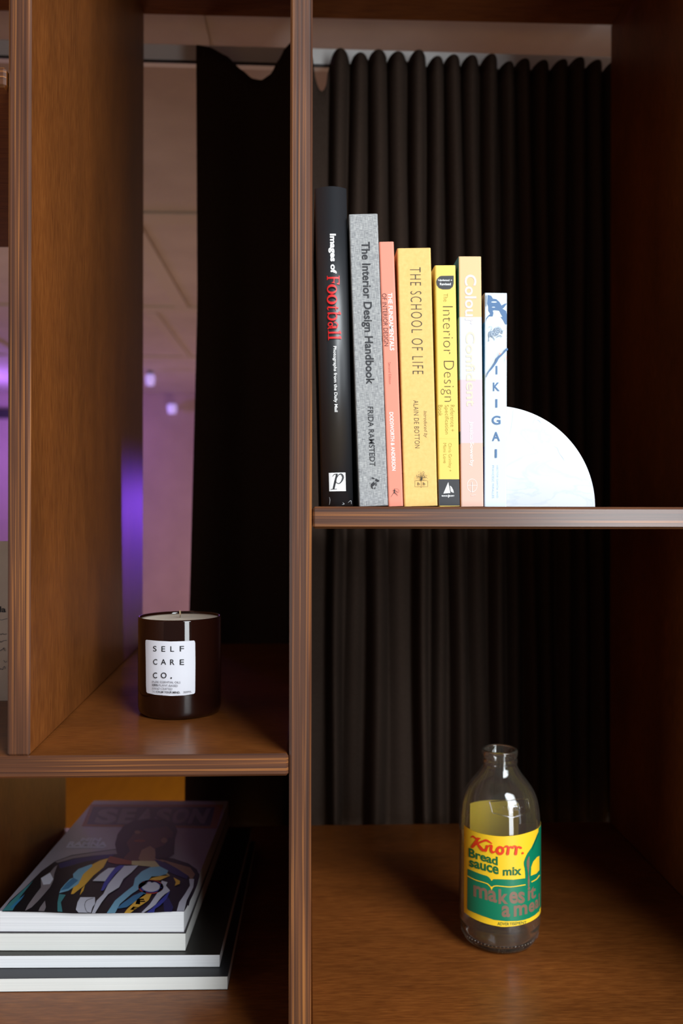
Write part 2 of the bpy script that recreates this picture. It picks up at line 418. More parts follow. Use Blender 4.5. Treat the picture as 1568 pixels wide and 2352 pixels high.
# ================================================================== BOOKS ON THE SHELF
YS = .014
white_print = mat('white_ink', (.82, .82, .82, 1), .55)
black_print = mat('black_ink', (.012, .012, .016, 1), .6)
page_m = grain('book_pages', (900, 20, 2), [(.3, (.62, .56, .46, 1)), (.7, (.78, .72, .62, 1))], .9, 0)
def book(name, label, tl, tr, bl, br, depth, cover, group='books on the upper right shelf', bulge=0, hard=False, wrap=.0012, y0=YS, cover_mats=None, back=None):
    """corners of the spine in the photograph: top left, top right, bottom left, bottom right"""
    A = at(bl[0], bl[1], y0); B = at(br[0], br[1], y0); Ct = at((tl[0]+tr[0])/2, (tl[1]+tr[1])/2, y0)
    mid = (A+B)/2; mid.z = ZRS
    ang = math.atan2(Ct.x-mid.x, Ct.z-mid.z)
    w = (at(tr[0], tr[1], y0).x - at(tl[0], tl[1], y0).x); h = (Ct.z-ZRS)/math.cos(ang)
    w = .5*(w + (B.x-A.x))*math.cos(ang)
    rot = Matrix.Rotation(ang, 3, 'Y')
    loc = Vector((A.x if ang < 0 else B.x - w*math.cos(ang), y0, ZRS+.0002))
    if ang > 0: loc.z += w*math.sin(ang)
    o = thing(name, label, 'book', loc, rot, group)
    t = .0028 if hard else wrap
    if bulge:
        n = 14; fr = [(w*k/n, bulge*((2*k/n-1)**2)) for k in range(n+1)]
    else:
        r = .0012; fr = [(0, r), (r*.3, r*.3), (r, 0), (w-r, 0), (w-r*.3, r*.3), (w, r)]
    inner = [(w-t, depth), (w-t, t+bulge), (t, t+bulge), (t, depth)]
    pts = fr + [(w, depth)] + inner + [(0, depth)]
    bm = bmesh.new(); extrude_poly(bm, pts, 0, h)
    bm.normal_update()
    for f in bm.faces:
        f.material_index = 0
        if cover_mats and f.normal.x < -.8 and f.calc_center_median().x < .001: f.material_index = 1
    c = obj('cover', bm, cover_mats or [cover], o, local=True)
    if bulge:
        for p in c.data.polygons:
            if p.normal.y < -.3: p.use_smooth = True
    bm = bmesh.new(); g = .003 if hard else .0006
    box(bm, t+.0001, w-t-.0001, t+bulge+.0001, depth-g, g, h-g); obj('page_block', bm, page_m, o, local=True)
    if hard and not bulge:
        pass
    M = PM[o.name]; n = (M.to_3x3() @ Vector((0, -1, 0))).normalized()
    def hit(px, py):
        p = at_plane(px, py, M @ Vector((0, 0, 0)), n)
        if bulge:
            q = M.inverted() @ p; u = min(1, max(0, q.x/w)); q.y = bulge*(2*u-1)**2; p = M @ q
            s = bulge*4*(2*u-1)/w
            return p, (M.to_3x3() @ Vector((s, -1, 0))).normalized()
        return p, n
    return o, hit, w, h

# --- 1 the tall black one
blackjacket = mat('black_glossy_jacket', (.014, .015, .018, 1), .40, coat=.5, coat_rough=.32)
b1, h1, w1, hh1 = book('book', 'tall black glossy hardback with red and white spine lettering, against the central upright', (722, 428), (796, 430), (738, 1160), (811, 1160), .20, blackjacket, bulge=.006, hard=True)
red = mat('red_ink', rgb(205, 28, 30), .45)
P = Print(); P.down('Images of', 537, 628, 753.3, 771.0, white_print, .02, bold=.035)
P.finish('title', b1, h1, step=1.2, label='white bold lettering')
P = Print(13.07, 740, 620)
for pl in ([(150,212),(515,205),(515,262),(150,268)], [(140,170),(160,175),(165,300),(142,305)], [(490,165),(515,170),(515,435),(490,430)],
           [(430,405),(500,370),(515,435),(435,430)], [(335,262),(365,262),(360,390),(335,385)], [(265,390),(330,350),(385,395),(380,405)],
           [(185,1095),(480,1120),(480,1160),(185,1150)], [(385,1060),(410,1065),(415,1225),(390,1215)],
           [(165,1275),(550,1285),(550,1335),(165,1330)], [(490,1240),(520,1240),(555,1330),(480,1335)],
           [(190,1860),(555,1855),(555,1915),(190,1915)], [(500,1820),(525,1820),(560,1915),(495,1915)], [(180,1815),(200,1820),(200,1965),(182,1960)],
           [(195,2010),(560,2005),(560,2068),(195,2070)], [(505,1975),(530,1975),(565,2068),(500,2068)], [(183,1960),(203,1965),(205,2115),(185,2110)],
           [(205,1700),(400,1695),(445,1715),(440,1755),(400,1765),(205,1765)]):
    P.poly(pl, red)
P.ring((290,585), (140,145), (112,74), red, (292,590)); P.ring((292,893), (143,152), (115,72), red, (296,892))
P.ring((305,1412), (138,122), (105,76), red, (300,1390)); P.ring((248,1640), (72,72), (40,40), red, (246,1645))
P.stroke([(200,1122),(175,1150),(178,1190),(205,1222)], [50,34,24,10], red); P.stroke([(435,1720),(450,1650),(415,1600),(370,1585)], [30,32,30,46], red)
P.stroke([(240,1700),(280,1690),(310,1715)], 26, red); P.stroke([(205,1750),(190,1775),(205,1795)], [30,22,8], red)
P.finish('title', b1, h1, step=1.2, label='red serif lettering')
P = Print(); P.down('Photographs from the Daily Mail', 795, 946, 763.0, 772.2, white_print, .021, bold=.012); P.finish('subtitle', b1, h1, step=1.2)
P = Print(6.272, 710, 920)
P.poly([(283,1042),(520,1036),(527,1303),(290,1308)], white_print)
P.stroke([(398,1062),(375,1160),(352,1268)], [24,30,28], black_print); P.stroke([(318,1279),(397,1275)], 8, black_print, False)
P.stroke([(342,1092),(362,1064),(395,1060)], [5,10,14], black_print)
P.stroke([(392,1120),(428,1066),(462,1062),(484,1100),(470,1150),(436,1192),(402,1188),(380,1160)], [8,12,22,26,22,14,10,8], black_print)
P.finish('publisher_mark', b1, h1, step=1.2, label='white square with a slanted black p')
P = Print(6.272, 710, 920); scuff = mat('pale_scuff', (.55, .56, .57, 1), .5)
P.stroke([(610,1490),(600,1440),(560,1470)], [3,5,2], scuff); P.stroke([(292,1390),(302,1440),(292,1500)], [2,5,3], scuff); P.stroke([(480,1470),(500,1490),(470,1498)], [3,5,2], scuff)
P.finish('worn_edge', b1, h1, step=1.2)

# --- 2 grey linen
def linen():
    m = mat('grey_linen', rough=.9); N, L, b = nodes(m)
    tc = N.new('ShaderNodeTexCoord'); outs = []
    for sc in ((2600, 300, 160), (260, 300, 2600)):
        mp = N.new('ShaderNodeMapping'); mp.inputs['Scale'].default_value = sc; L.new(tc.outputs['Object'], mp.inputs['Vector'])
        nz = N.new('ShaderNodeTexNoise'); nz.inputs['Scale'].default_value = 1; nz.inputs['Detail'].default_value = 2
        L.new(mp.outputs['Vector'], nz.inputs['Vector']); outs.append(nz.outputs['Fac'])
    ad = N.new('ShaderNodeMath'); ad.operation = 'ADD'; L.new(outs[0], ad.inputs[0]); L.new(outs[1], ad.inputs[1])
    hf = N.new('ShaderNodeMath'); hf.operation = 'MULTIPLY'; hf.inputs[1].default_value = .5; L.new(ad.outputs[0], hf.inputs[0])
    r = ramp(N, [(.36, (.15, .155, .165, 1)), (.5, (.30, .305, .31, 1)), (.64, (.50, .50, .49, 1))]); L.new(hf.outputs[0], r.inputs['Fac']); L.new(r.outputs['Color'], b.inputs['Base Color'])
    return m
linen_m = linen()
b2, h2, w2, hh2 = book('book', 'grey linen hardback with bold black spine lettering, beside the tall black book', (801, 494), (867, 493), (825, 1161), (891, 1161), .165, linen_m, hard=True)
P = Print(); L2 = .0345
P.down('The Interior Design Handbook', 555.4, 883, 823.6, 848.8, black_print, L2, bold=.022); P.finish('title', b2, h2)
P = Print(); P.down('FRIDA RAMSTEDT', 934, 1071, 843.8, 856.8, black_print, .036, bold=.012); P.finish('author_name', b2, h2)
P = Print(6.272, 710, 920)
for pl in ([(955,1122),(1014,1152),(990,1176),(948,1158)], [(892,1112),(915,1104),(948,1124),(918,1134)], [(885,1205),(932,1166),(944,1212),(896,1258)],
           [(942,1190),(970,1170),(966,1182),(948,1212)], [(878,1218),(896,1258),(916,1272),(925,1262),(900,1240)], [(930,1262),(955,1244),(950,1276)], [(950,1222),(976,1180),(968,1226)], [(866,1188),(880,1186),(878,1198)]):
    P.poly(pl, black_print)
P.finish('publisher_mark', b2, h2)

# --- 3 thin coral paperback
coral = mat('coral_cover', rgb(226, 136, 114), .55, coat=.1)
b3, h3, w3, hh3 = book('book', 'thin coral pink paperback with white and dark spine lettering', (870, 557), (904, 556), (892, 1161), (926, 1161), .155, coral)
dkbrown = mat('dark_brown_ink', rgb(70, 30, 30), .6)
P = Print(); P.down('THE FUNDAMENTALS', 673, 805, 890.3, 900.3, white_print, .037, bold=.02)
P.down('OF INTERIOR DESIGN', 674, 795, 877.2, 887.2, dkbrown, .042, bold=-.006); P.finish('title', b3, h3)
P = Print(); P.down('Second Edition', 832, 882, 891.2, 897.0, mat('faded_rust_ink', rgb(170, 95, 80), .6), .037, bold=-.008); P.finish('edition_line', b3, h3)
P = Print(); P.down('DODSWORTH & ANDERSON', 946.8, 1081, 893.8, 902.6, white_print, .045, bold=.014); P.finish('author_name', b3, h3)
P = Print(6.272, 710, 920)
P.stroke([(1175,1390),(1205,1345),(1225,1322)], [3,6,12], black_print); P.stroke([(1225,1325),(1228,1290)], 13, black_print); P.stroke([(1228,1325),(1250,1345),(1275,1370)], [10,7,3], black_print)
P.stroke([(1203,1302),(1225,1294),(1258,1312),(1278,1328)], [4,6,6,3], black_print); P.stroke([(1240,1272),(1275,1275),(1291,1300),(1284,1328)], 3, black_print); P.disc((1228,1276), (6,7), black_print)
P.finish('publisher_mark', b3, h3, label='small running archer figure')

# --- 4 thick yellow
yellow4 = grain('mustard_yellow_cloth', (300, 300, 300), [(.3, rgb(220, 178, 102)), (.7, rgb(230, 190, 116))], .7, 0)
b4, h4, w4, hh4 = book('book', 'thick warm yellow book with widely spaced thin capitals on the spine', (911, 573), (989, 570), (928, 1161), (1004, 1161), .135, yellow4)
ink4 = mat('grey_black_ink', rgb(62, 55, 40), .6)
P = Print(7.128, 890, 550); P.down('THE SCHOOL OF LIFE', 455, 2205, 362, 540, ink4, .0265, bold=-.012, space=1.25); P.finish('title', b4, h4)
P = Print(7.84, 890, 880); P.down('Introduced by', 500, 980, 628, 706, ink4, .03, shear=.3, bold=-.012); P.finish('introduction_line', b4, h4)
P = Print(7.84, 890, 880); P.down('ALAIN DE BOTTON', 310, 1170, 462, 550, ink4, .034, bold=-.008, space=1.1); P.finish('author_name', b4, h4)
P = Print(7.84, 890, 880)
for pts in ([(492,1758),(492,1868),(590,1866),(605,1880),(620,1866),(721,1866),(721,1758)], [(505,1755),(590,1747),(605,1757),(620,1747),(710,1755)], [(605,1757),(605,1870)]):
    P.stroke(pts, 5, ink4, False)
for x in (540, 638): P.text('h', ((x, 1838), (x+34, 1838), (x+34, 1782), (x, 1782)), ink4, bold=.01)
P.stroke([(600,1745),(606,1700),(590,1660)], [24,14,6], ink4); P.stroke([(612,1745),(622,1690),(650,1650)], [14,9,4], ink4); P.stroke([(600,1720),(560,1680),(530,1690)], [12,8,3], ink4); P.stroke([(620,1715),(670,1690),(690,1700)], [9,7,3], ink4)
for q in range(70):
    a = random.uniform(-.1, math.pi+.1); r = random.uniform(.35, 1)
    P.disc((605+112*r*math.cos(a), 1712-125*r*math.sin(a)), (random.uniform(3, 7), random.uniform(3, 6)), ink4, 7)
P.finish('publisher_mark', b4, h4, label='tree growing out of an open book')

# --- 5 yellow with black foot
yellow5 = mat('lemon_yellow_cover', rgb(228, 196, 92), .5, coat=.15)
b5, h5, w5, hh5 = book('book', 'narrow lemon yellow paperback with a black foot and a black rounded tag on the spine', (998, 612), (1046, 609), (1008, 1161), (1056, 1161), .15, yellow5)
ink5 = mat('olive_black_ink', rgb(58, 48, 12), .6); olive = mat('olive_ink', rgb(160, 142, 40), .6); tagblack = mat('black_spine_print', (.014, .014, .018, 1), .4, coat=.4)
P = Print(7.128, 890, 550); P.poly([(1080,593),(1080,720),(1065,775),(1020,813),(980,818),(900,818),(840,797),(803,748),(795,690),(810,642),(850,605),(880,597)], tagblack)
P.text('Updated +', ((826,690),(1056,692),(1056,655),(826,650)), white_print, bold=.02); P.text('Revised', ((853,752),(1032,752),(1032,712),(853,712)), white_print, bold=.02)
P.finish('edition_tag', b5, h5, label='black rounded tag with white lettering')
P = Print(7.128, 890, 550); P.down('The', 885, 1018, 914, 984, olive, .01, bold=-.012)
P.down('Interior Design', 1095, 2655, 846, 1066, ink5, .018, bold=-.022, space=1.05); P.finish('title', b5, h5)
P = Print(7.84, 890, 880); P.down('Reference +', 392, 870, 1128, 1204, olive, .01, bold=-.01); P.down('Specification', 392, 918, 1012, 1098, olive, .01, bold=-.01); P.down('Book', 392, 590, 914, 986, olive, .01, bold=-.01)
for q in range(22): P.disc((905+q*16, 997), (3, 2.5), olive, 6)
P.finish('subtitle', b5, h5)
P = Print(7.84, 890, 880); P.down('Chris Grimley +', 1080, 1590, 1078, 1150, olive, .012, bold=-.01); P.down('Mimi Love', 1080, 1440, 1000, 1056, olive, .012, bold=-.01); P.finish('author_name', b5, h5)
P = Print(7.84, 890, 880); P.poly([(911,1731),(1288,1731),(1298,2206),(922,2206)], tagblack)
P.poly([(1090,1782),(1127,1978),(1060,1982),(1003,1988)], white_print); P.poly([(1120,1845),(1150,1870),(1178,1925),(1190,1976),(1150,1962),(1135,1945)], white_print)
P.text('ROCK', ((973,2044),(1082,2044),(1082,2018),(973,2018)), white_print, bold=.03); P.text('p', ((1086,2064),(1118,2064),(1118,2012),(1086,2012)), white_print, bold=.03); P.text('ORT', ((1122,2044),(1198,2044),(1198,2018),(1122,2018)), white_print, bold=.03)
P.finish('publisher_mark', b5, h5, label='black foot block with white sails')

# --- 6 pastel bands
def bands(name, stops, h, rough=.55):
    m = mat(name, rough=rough); N, L, b = nodes(m); tc = N.new('ShaderNodeTexCoord'); sx = N.new('ShaderNodeSeparateXYZ'); L.new(tc.outputs['Object'], sx.inputs[0])
    dv = N.new('ShaderNodeMath'); dv.operation = 'DIVIDE'; dv.inputs[1].default_value = h; L.new(sx.outputs['Z'], dv.inputs[0])
    r = ramp(N, stops, 'CONSTANT'); L.new(dv.outputs[0], r.inputs['Fac']); L.new(r.outputs['Color'], b.inputs['Base Color']); return m
H6 = at(1079, 590, YS).z - ZRS
sp6 = bands('pastel_banded_spine', [(0, rgb(216, 176, 160)), (.252, rgb(206, 186, 192)), (.505, rgb(202, 206, 214)), (.755, rgb(222, 184, 134))], H6)
sd6 = bands('teal_banded_cover', [(0, rgb(190, 110, 60)), (.25, rgb(40, 60, 50)), (.30, rgb(200, 140, 60)), (.505, rgb(150, 190, 180)), (.755, rgb(25, 110, 135))], H6)
b6, h6, w6, hh6 = book('book', 'paperback with pastel peach, white and pink bands down the spine', (1053, 590), (1105, 590), (1058, 1163), (1111, 1163), .15, sp6, cover_mats=[sp6, sd6])
cream = mat('cream_ink', rgb(214, 200, 178), .5)
lilacw = mat('pale_lilac_ink', rgb(208, 198, 198), .5)
P = Print(7.84, 1050, 590); P.down('Colour', 320, 1215, 130, 340, lilacw, .008, bold=.02); P.finish('title', b6, h6, label='faint white lettering')
P = Print(7.84, 1050, 590); P.down('Confident', 1345, 2690, 148, 320, cream, .01, bold=.015); P.finish('title', b6, h6, label='faint cream lettering')
P = Print(7.84, 1050, 870); P.down('Jessica Sowerby', 770, 1580, 205, 292, white_print, .006, bold=0); P.finish('author_name', b6, h6)
P = Print(7.84, 1050, 870); P.ring((265,1920), (92,118), (86,112), white_print); P.stroke([(175,1920),(355,1920)], 6, white_print); P.stroke([(265,1860),(262,2040)], 8, white_print); P.stroke([(250,2100),(330,2090)], 4, white_print)
P.finish('publisher_mark', b6, h6)

# --- 7 small white book with blue drawing
H7 = at(1139, 673, YS).z - ZRS
sp7 = mat('white_blue_cover', rgb(200, 212, 222), .5, coat=.1)
sd7 = bands('blue_inner_board', [(0, rgb(18, 55, 110)), (.28, rgb(70, 100, 85)), (.62, rgb(20, 100, 135)), (.86, rgb(120, 100, 85))], H7)
b7, h7, w7, hh7 = book('book', 'short white book with a blue tree and bull drawing and six stacked blue capitals', (1112.5, 674), (1165, 673), (1112, 1164), (1163.5, 1164), .13, sp7, cover_mats=[sp7, sd7])
blue = mat('slate_blue_ink', rgb(72, 108, 150), .6); bluegrey = mat('grey_blue_ink', rgb(128, 145, 165), .6); orange = mat('orange_ink', rgb(230, 140, 110), .6); paleblue = mat('pale_blue_ink', rgb(150, 175, 205), .6)
P = Print(7.5875, 1030, 570)
P.poly([(680,815),(740,830),(770,880),(830,890),(885,940),(920,1000),(985,965),(1015,965),(960,1040),(935,1055),(1000,1095),(1012,1150),(1012,1330),(985,1330),(950,1260),(905,1200),(940,1195),(910,1150),(880,1090),(800,1080),(765,1090),(780,1130),(765,1190),(700,1190),(660,1240),(650,1280),(655,1220),(690,1175),(725,1145),(690,1090),(690,1020),(670,970),(675,880)], blue)
P.disc((790,940), (50,12), sp7); P.disc((780,1030), (30,8), sp7); P.stroke([(655,825),(652,1010)], 9, blue)
P.poly([(690,1500),(700,1460),(770,1440),(800,1395),(860,1370),(900,1390),(925,1430),(940,1460),(935,1495),(905,1480),(890,1460),(860,1510),(820,1530),(760,1525),(720,1540),(700,1575),(705,1625),(690,1625),(695,1560)], bluegrey)
P.stroke([(740,1535),(775,1560),(800,1600)], [20,12,8], bluegrey); P.stroke([(830,1552),(890,1525),(925,1548)], [8,14,8], bluegrey); P.stroke([(700,1470),(740,1430),(752,1390),(725,1368),(695,1382)], 5, bluegrey); P.stroke([(925,1448),(965,1438)], [8,3], bluegrey)
P.ring((850,1442), (52,58), (46,52), sp7); P.ring((852,1440), (26,28), (21,23), sp7); P.ring((765,1500), (32,30), (27,25), sp7)
P.stroke([(1005,1770),(980,1790),(930,1850),(850,1920),(820,1985),(740,2100),(690,2160),(648,2255)], [44,30,22,40,34,26,18,8], blue); P.stroke([(868,1815),(885,1855),(905,1842)], [5,14,8], orange); P.stroke([(1000,1890),(995,1960)], 6, orange)
P.finish('cover_drawing', b7, h7, label='blue tree, bull and branch')
P = Print()
for ch, x0, x1, y0, y1 in (('I',1137.6,1141.9,840.5,860), ('K',1131.5,1147,878.6,898.3), ('I',1137.1,1141.8,916.8,936.3), ('G',1128.8,1149,955,975.4), ('A',1129.5,1147.7,992,1013), ('I',1136,1140.7,1031.8,1051.6)):
    P.text(ch, ((x0,y1),(x1,y1),(x1,y0),(x0,y0)), blue if ch != 'I' else blue, bold=.022)
P.finish('title', b7, h7)
P = Print(); P.down('HECTOR GARCÍA AND', 1069, 1143.6, 1140, 1144.6, paleblue, 0, bold=-.01, space=1.1); P.down('FRANCESC MIRALLES', 1069, 1144, 1129.8, 1134.2, paleblue, 0, bold=-.01, space=1.1); P.finish('author_name', b7, h7)

# --- marble bookend
marble = mat('white_marble', rough=.35, coat=.2); N, L, b = nodes(marble)
tc = N.new('ShaderNodeTexCoord'); mp = N.new('ShaderNodeMapping'); mp.inputs['Rotation'].default_value = (0, .7, 0); mp.inputs['Scale'].default_value = (9, 9, 26); L.new(tc.outputs['Object'], mp.inputs['Vector'])
nz = N.new('ShaderNodeTexNoise'); nz.inputs['Scale'].default_value = 1.3; nz.inputs['Detail'].default_value = 5; nz.inputs['Distortion'].default_value = 1.2; L.new(mp.outputs['Vector'], nz.inputs['Vector'])
r = ramp(N, [(.0, rgb(196, 201, 208)), (.46, rgb(196, 201, 208)), (.495, rgb(186, 194, 203)), (.53, rgb(198, 203, 210)), (1, rgb(202, 206, 212))]); L.new(nz.outputs['Fac'], r.inputs['Fac']); L.new(r.outputs['Color'], b.inputs['Base Color'])
YB = .080; c0 = at(1134, 1166, YB); Rb = at(1367, 1164, YB).x - c0.x; hz = at(1134, 932, YB).z - ZRS
bk = thing('bookend', 'white marble quarter round bookend holding the row of books', 'bookend', (c0.x, YB, ZRS+.0002))
bm = bmesh.new(); n = 40
pts = [(0, 0)] + [(Rb*math.cos(a*math.pi/2/n), hz*math.sin(a*math.pi/2/n)) for a in range(n+1)]
fr = [bm.verts.new((x, 0, z)) for x, z in pts]; bk_ = [bm.verts.new((x, .03, z)) for x, z in pts]
bm.faces.new(fr); bm.faces.new(bk_[::-1])
for i in range(len(pts)):
    j = (i+1) % len(pts); bm.faces.new((fr[i], bk_[i], bk_[j], fr[j]))
bmesh.ops.recalc_face_normals(bm, faces=bm.faces); bevel(bm, .0008, 2, [e for e in bm.edges if abs(e.verts[0].co.y-e.verts[1].co.y) < 1e-6])
bo = obj('bookend_block', bm, marble, bk, local=True)
vein = mat('grey_blue_vein', rgb(160, 174, 186), .4)
for pts, ww in (([(895,655),(935,675),(960,735),(1000,790),(1022,830)], [2,5,4,8,2]), ([(640,390),(660,340),(685,295)], [2,3,2]), ([(690,335),(720,350),(742,380)], [3,8,3]), ([(360,520),(385,420),(410,210)], [1,3,2])):
    P = Print(5.227, 1100, 900); P.stroke(pts, ww, vein)
    P.finish('vein', bk, lambda x, y: (at(x, y, YB), Vector((0, -1, 0))), base=.00005, eps=.00001)

# ================================================================== CANDLE
cc = atz(413, 1634, ZLS); RC = .0396; HC = .0925
cn = thing('candle', 'brown glass jar candle with white wax and a white label, on the left shelf', 'candle', (cc.x, cc.y, ZLS))
amber = mat('amber_glass', (.020, .005, .003, 1), .05, trans=.35, ior=1.5, coat=.3, coat_rough=.03)
bm = bmesh.new(); zb = ZLS+.0003
lathe(bm, [(0, 0), (RC-.006, 0), (RC-.0025, .0008), (RC-.0008, .003), (RC, .007), (RC, HC-.0015), (RC-.0006, HC), (RC-.0018, HC-.0003), (RC-.0024, HC-.002), (RC-.0026, .010), (RC-.006, .0065), (0, .006)], cc.x, cc.y, zb)
obj('jar', bm, amber, cn, smooth=True)
wax = mat('cream_wax', rgb(226, 214, 196), .6); nodes(wax)[2].inputs['Subsurface Weight'].default_value = .2; nodes(wax)[2].inputs['Subsurface Radius'].default_value = (.01, .006, .004)
bm = bmesh.new(); lathe(bm, [(0, .0068), (RC-.0068, .0072), (RC-.0030, .0105), (RC-.0029, HC-.0022), (RC-.006, HC-.0028), (.004, HC-.0026), (0, HC-.002)], cc.x, cc.y, zb); obj('wax', bm, wax, cn, smooth=True)
bm = bmesh.new(); wz = zb+HC-.0028; tube(bm, [(cc.x, cc.y, wz), (cc.x+.0002, cc.y, wz+.004), (cc.x-.0003, cc.y, wz+.0078)], .0008, 8); obj('wick', bm, mat('cotton_wick', rgb(176, 150, 118), .9), cn)
def hit_rev(cx, cy, prof):
    """prof(z) -> radius; front hit of the pixel ray"""
    def hit(px, py):
        d = ray(px, py).normalized()
        tt = Vector((cx-CAM.x, cy-CAM.y)); dh = Vector((d.x, d.y)); tm = tt.dot(dh)/dh.dot(dh)
        lo = tm - .12; best = None; prev = None
        def g(t):
            p = CAM + d*t; return math.hypot(p.x-cx, p.y-cy) - prof(p.z)
        t = lo; dt = .0015; hitt = tm
        while t < tm:
            if g(t) > 0 and g(t+dt) <= 0:
                a, b2_ = t, t+dt
                for _ in range(24):
                    mm = (a+b2_)/2
                    if g(mm) > 0: a = mm
                    else: b2_ = mm
                hitt = a; break
            t += dt
        p = CAM + d*hitt; n = Vector((p.x-cx, p.y-cy, 0)).normalized()
        q = Vector((cx, cy, p.z)) + n*prof(p.z)
        return q, n
    return hit
hc = hit_rev(cc.x, cc.y, lambda z: RC)
labelm = mat('white_paper_label', rgb(222, 222, 230), .6)
P = Print(3.92, 280, 1370)
P.poly([(222,390),(215,397),(214,420),(217,600),(219,800),(222,855),(230,868),(300,884),(440,895),(560,890),(645,876),(656,866),(658,840),(660,600),(658,420),(655,403),(645,396),(560,402),(440,405),(330,400)], labelm)
ol = P.finish('label', cn, hc, step=3, base=.00025, label='white label')
P = Print(3.92, 280, 1370)
for y0, y1, row in ((445,495,(('S',283,314),('E',358,391),('L',437,470),('F',520,558))), (563,613,(('C',286,322),('A',354,400),('R',436,474),('E',521,558))), (683,735,(('C',286,322),('O',355,405),('.',440,452)))):
    for ch, x0, x1 in row:
        sg = 2 if ch in 'ELR' else 0
        if ch == '.': P.disc((446, 732), (7, 7), black_print)
        else: P.text(ch, ((x0,y1+sg),(x1,y1+sg),(x1,y0+sg),(x0,y0+sg)), black_print, bold=.008)
gi = mat('grey_ink', rgb(120, 120, 128), .6)
P.text('PURE ESSENTIAL OILS', ((281,778),(527,781),(527,763),(281,757)), gi); P.text('100%', ((281,803),(330,806),(330,788),(281,785)), black_print, bold=.02); P.text('PLANT-BASED', ((337,806),(504,812),(504,793),(337,788)), gi)
P.text('HAND-CRAFTED', ((281,835),(456,841),(456,822),(281,815)), gi, shear=.2); P.text('TO', ((282,862),(308,864),(308,848),(282,846)), gi); P.text('CALM YOUR MIND.', ((315,865),(525,872),(525,853),(315,848)), black_print, bold=.02); P.text('300ML', ((552,868),(625,862),(625,845),(552,851)), gi)
P.finish('lettering', ol, hc, base=.00045)

# ================================================================== GLASS BOTTLE
bc = atz(1146.5, 2156, ZBOT); RB = .0434
bt = thing('bottle', 'clear glass milk bottle with a yellow and green printed label, on the bottom right shelf', 'bottle', (bc.x, bc.y, ZBOT))
OUT = [(.030, .0006), (.0345, .0012), (.038, .0045), (.0405, .0105), (.0424, .018), (.0433, .0262), (RB, .036), (RB, .115), (.0432, .126), (.0427, .136), (.0414, .146), (.0395, .1543), (.0360, .1625), (.0304, .1707), (.0240, .1789), (.0200, .1850), (.0186, .1885), (.0182, .1905), (.0189, .1918), (.0191, .1935), (.0187, .1952), (.0183, .1968), (.0188, .1984), (.0192, .2005), (.0192, .2035), (.0186, .2052), (.0176, .2056)]
TH = .0022
INN = [(.0166, .2050), (.0160, .2035), (.0158, .195), (.0160, .188), (.0178, .1840), (.0216, .1780), (.0280, .1697), (.0338, .1613), (.0373, .1532), (.0392, .145), (.0405, .135), (.0410, .125), (.0412, .115), (.0412, .034), (.0405, .022), (.0380, .012), (.033, .007), (.02, .0075), (0, .009)]
def cr(p): return catmull(p, 3)
bm = bmesh.new(); zbb = ZBOT+.0002
lathe(bm, [(0, .004), (.016, .003), (.026, .0012)] + cr(OUT) + cr(INN), bc.x, bc.y, zbb, 128)
glass = mat('clear_glass', (1, 1, 1, 1), .0, trans=1, ior=1.48)
hazy = mat('clear_glass_painted_haze', (1, 1, 1, 1), .0, trans=1, ior=1.48); N, L, b = nodes(hazy)
df = N.new('ShaderNodeBsdfDiffuse'); df.inputs['Color'].default_value = (.80, .72, .58, 1); mx = N.new('ShaderNodeMixShader'); mx.inputs[0].default_value = .018  # diffuse share brightens the glass in place of missing room reflections
L.new(b.outputs[0], mx.inputs[1]); L.new(df.outputs[0], mx.inputs[2]); L.new(mx.outputs[0], N['Material Output'].inputs['Surface'])
obj('bottle_glass', bm, hazy, bt, smooth=True)
def profB(z):
    z -= zbb
    for (r0, z0), (r1, z1) in zip(OUT, OUT[1:]):
        if z0 <= z <= z1: return r0+(r1-r0)*(z-z0)/(z1-z0)
    return .03
hb = hit_rev(bc.x, bc.y, profB)
yel = mat('label_yellow', rgb(246, 200, 40), .4, coat=.4, coat_rough=.12); grn = mat('label_green', rgb(0, 118, 84), .4, coat=.4, coat_rough=.12)
knred = mat('label_red', rgb(226, 60, 24), .45, coat=.2); txtgreen = mat('label_green_ink', rgb(10, 100, 55), .5, coat=.2); brown = mat('label_silver_brown', rgb(128, 98, 80), .42, coat=.4); dkgreen = mat('label_dark_green', rgb(0, 62, 45), .5)
view = math.atan2(CAM.y-bc.y, CAM.x-bc.x)
def ang_z(px, py):
    p, n_ = hb(px, py); a = math.atan2(p.y-bc.y, p.x-bc.x)-view
    return (a+math.pi) % (2*math.pi)-math.pi, p.z
def patch(name, a0, a1, z0f, z1f, mt, off, nseg=60, parent=bt, label=None):
    bm = bmesh.new(); rows = []
    for k_ in range(nseg+1):
        a = a0+(a1-a0)*k_/nseg; r_ = RB+off; x, y = bc.x+r_*math.cos(view+a), bc.y+r_*math.sin(view+a)
        rows.append((bm.verts.new((x, y, z0f(a))), bm.verts.new((x, y, z1f(a)))))
    for p_, q_ in zip(rows, rows[1:]): bm.faces.new((p_[0], q_[0], q_[1], p_[1]))
    return obj(name, bm, mt, parent, smooth=True, label=label)
SC = lambda x, y: (1000+x/5.6, 1880+y/5.6)
tp = [ang_z(*SC(*q)) for q in ((372,85),(560,185),(860,228),(1200,172))]
bo_ = [ang_z(*SC(*q)) for q in ((384,1215),(600,1335),(860,1393),(1270,1295))]
def interp(pts):
    pts = sorted(pts)
    def f(a):
        if a <= pts[0][0]: return pts[0][1]
        for (a0, z0), (a1, z1) in zip(pts, pts[1:]):
            if a <= a1: return z0+(z1-z0)*(a-a0)/(a1-a0)
        return pts[-1][1]
    return f
ztf, zbf = interp(tp), interp(bo_)
aL = tp[0][0]; aR = math.radians(105)
blab = patch('label', aL, aR, zbf, ztf, yel, .00025, label='yellow and green label')
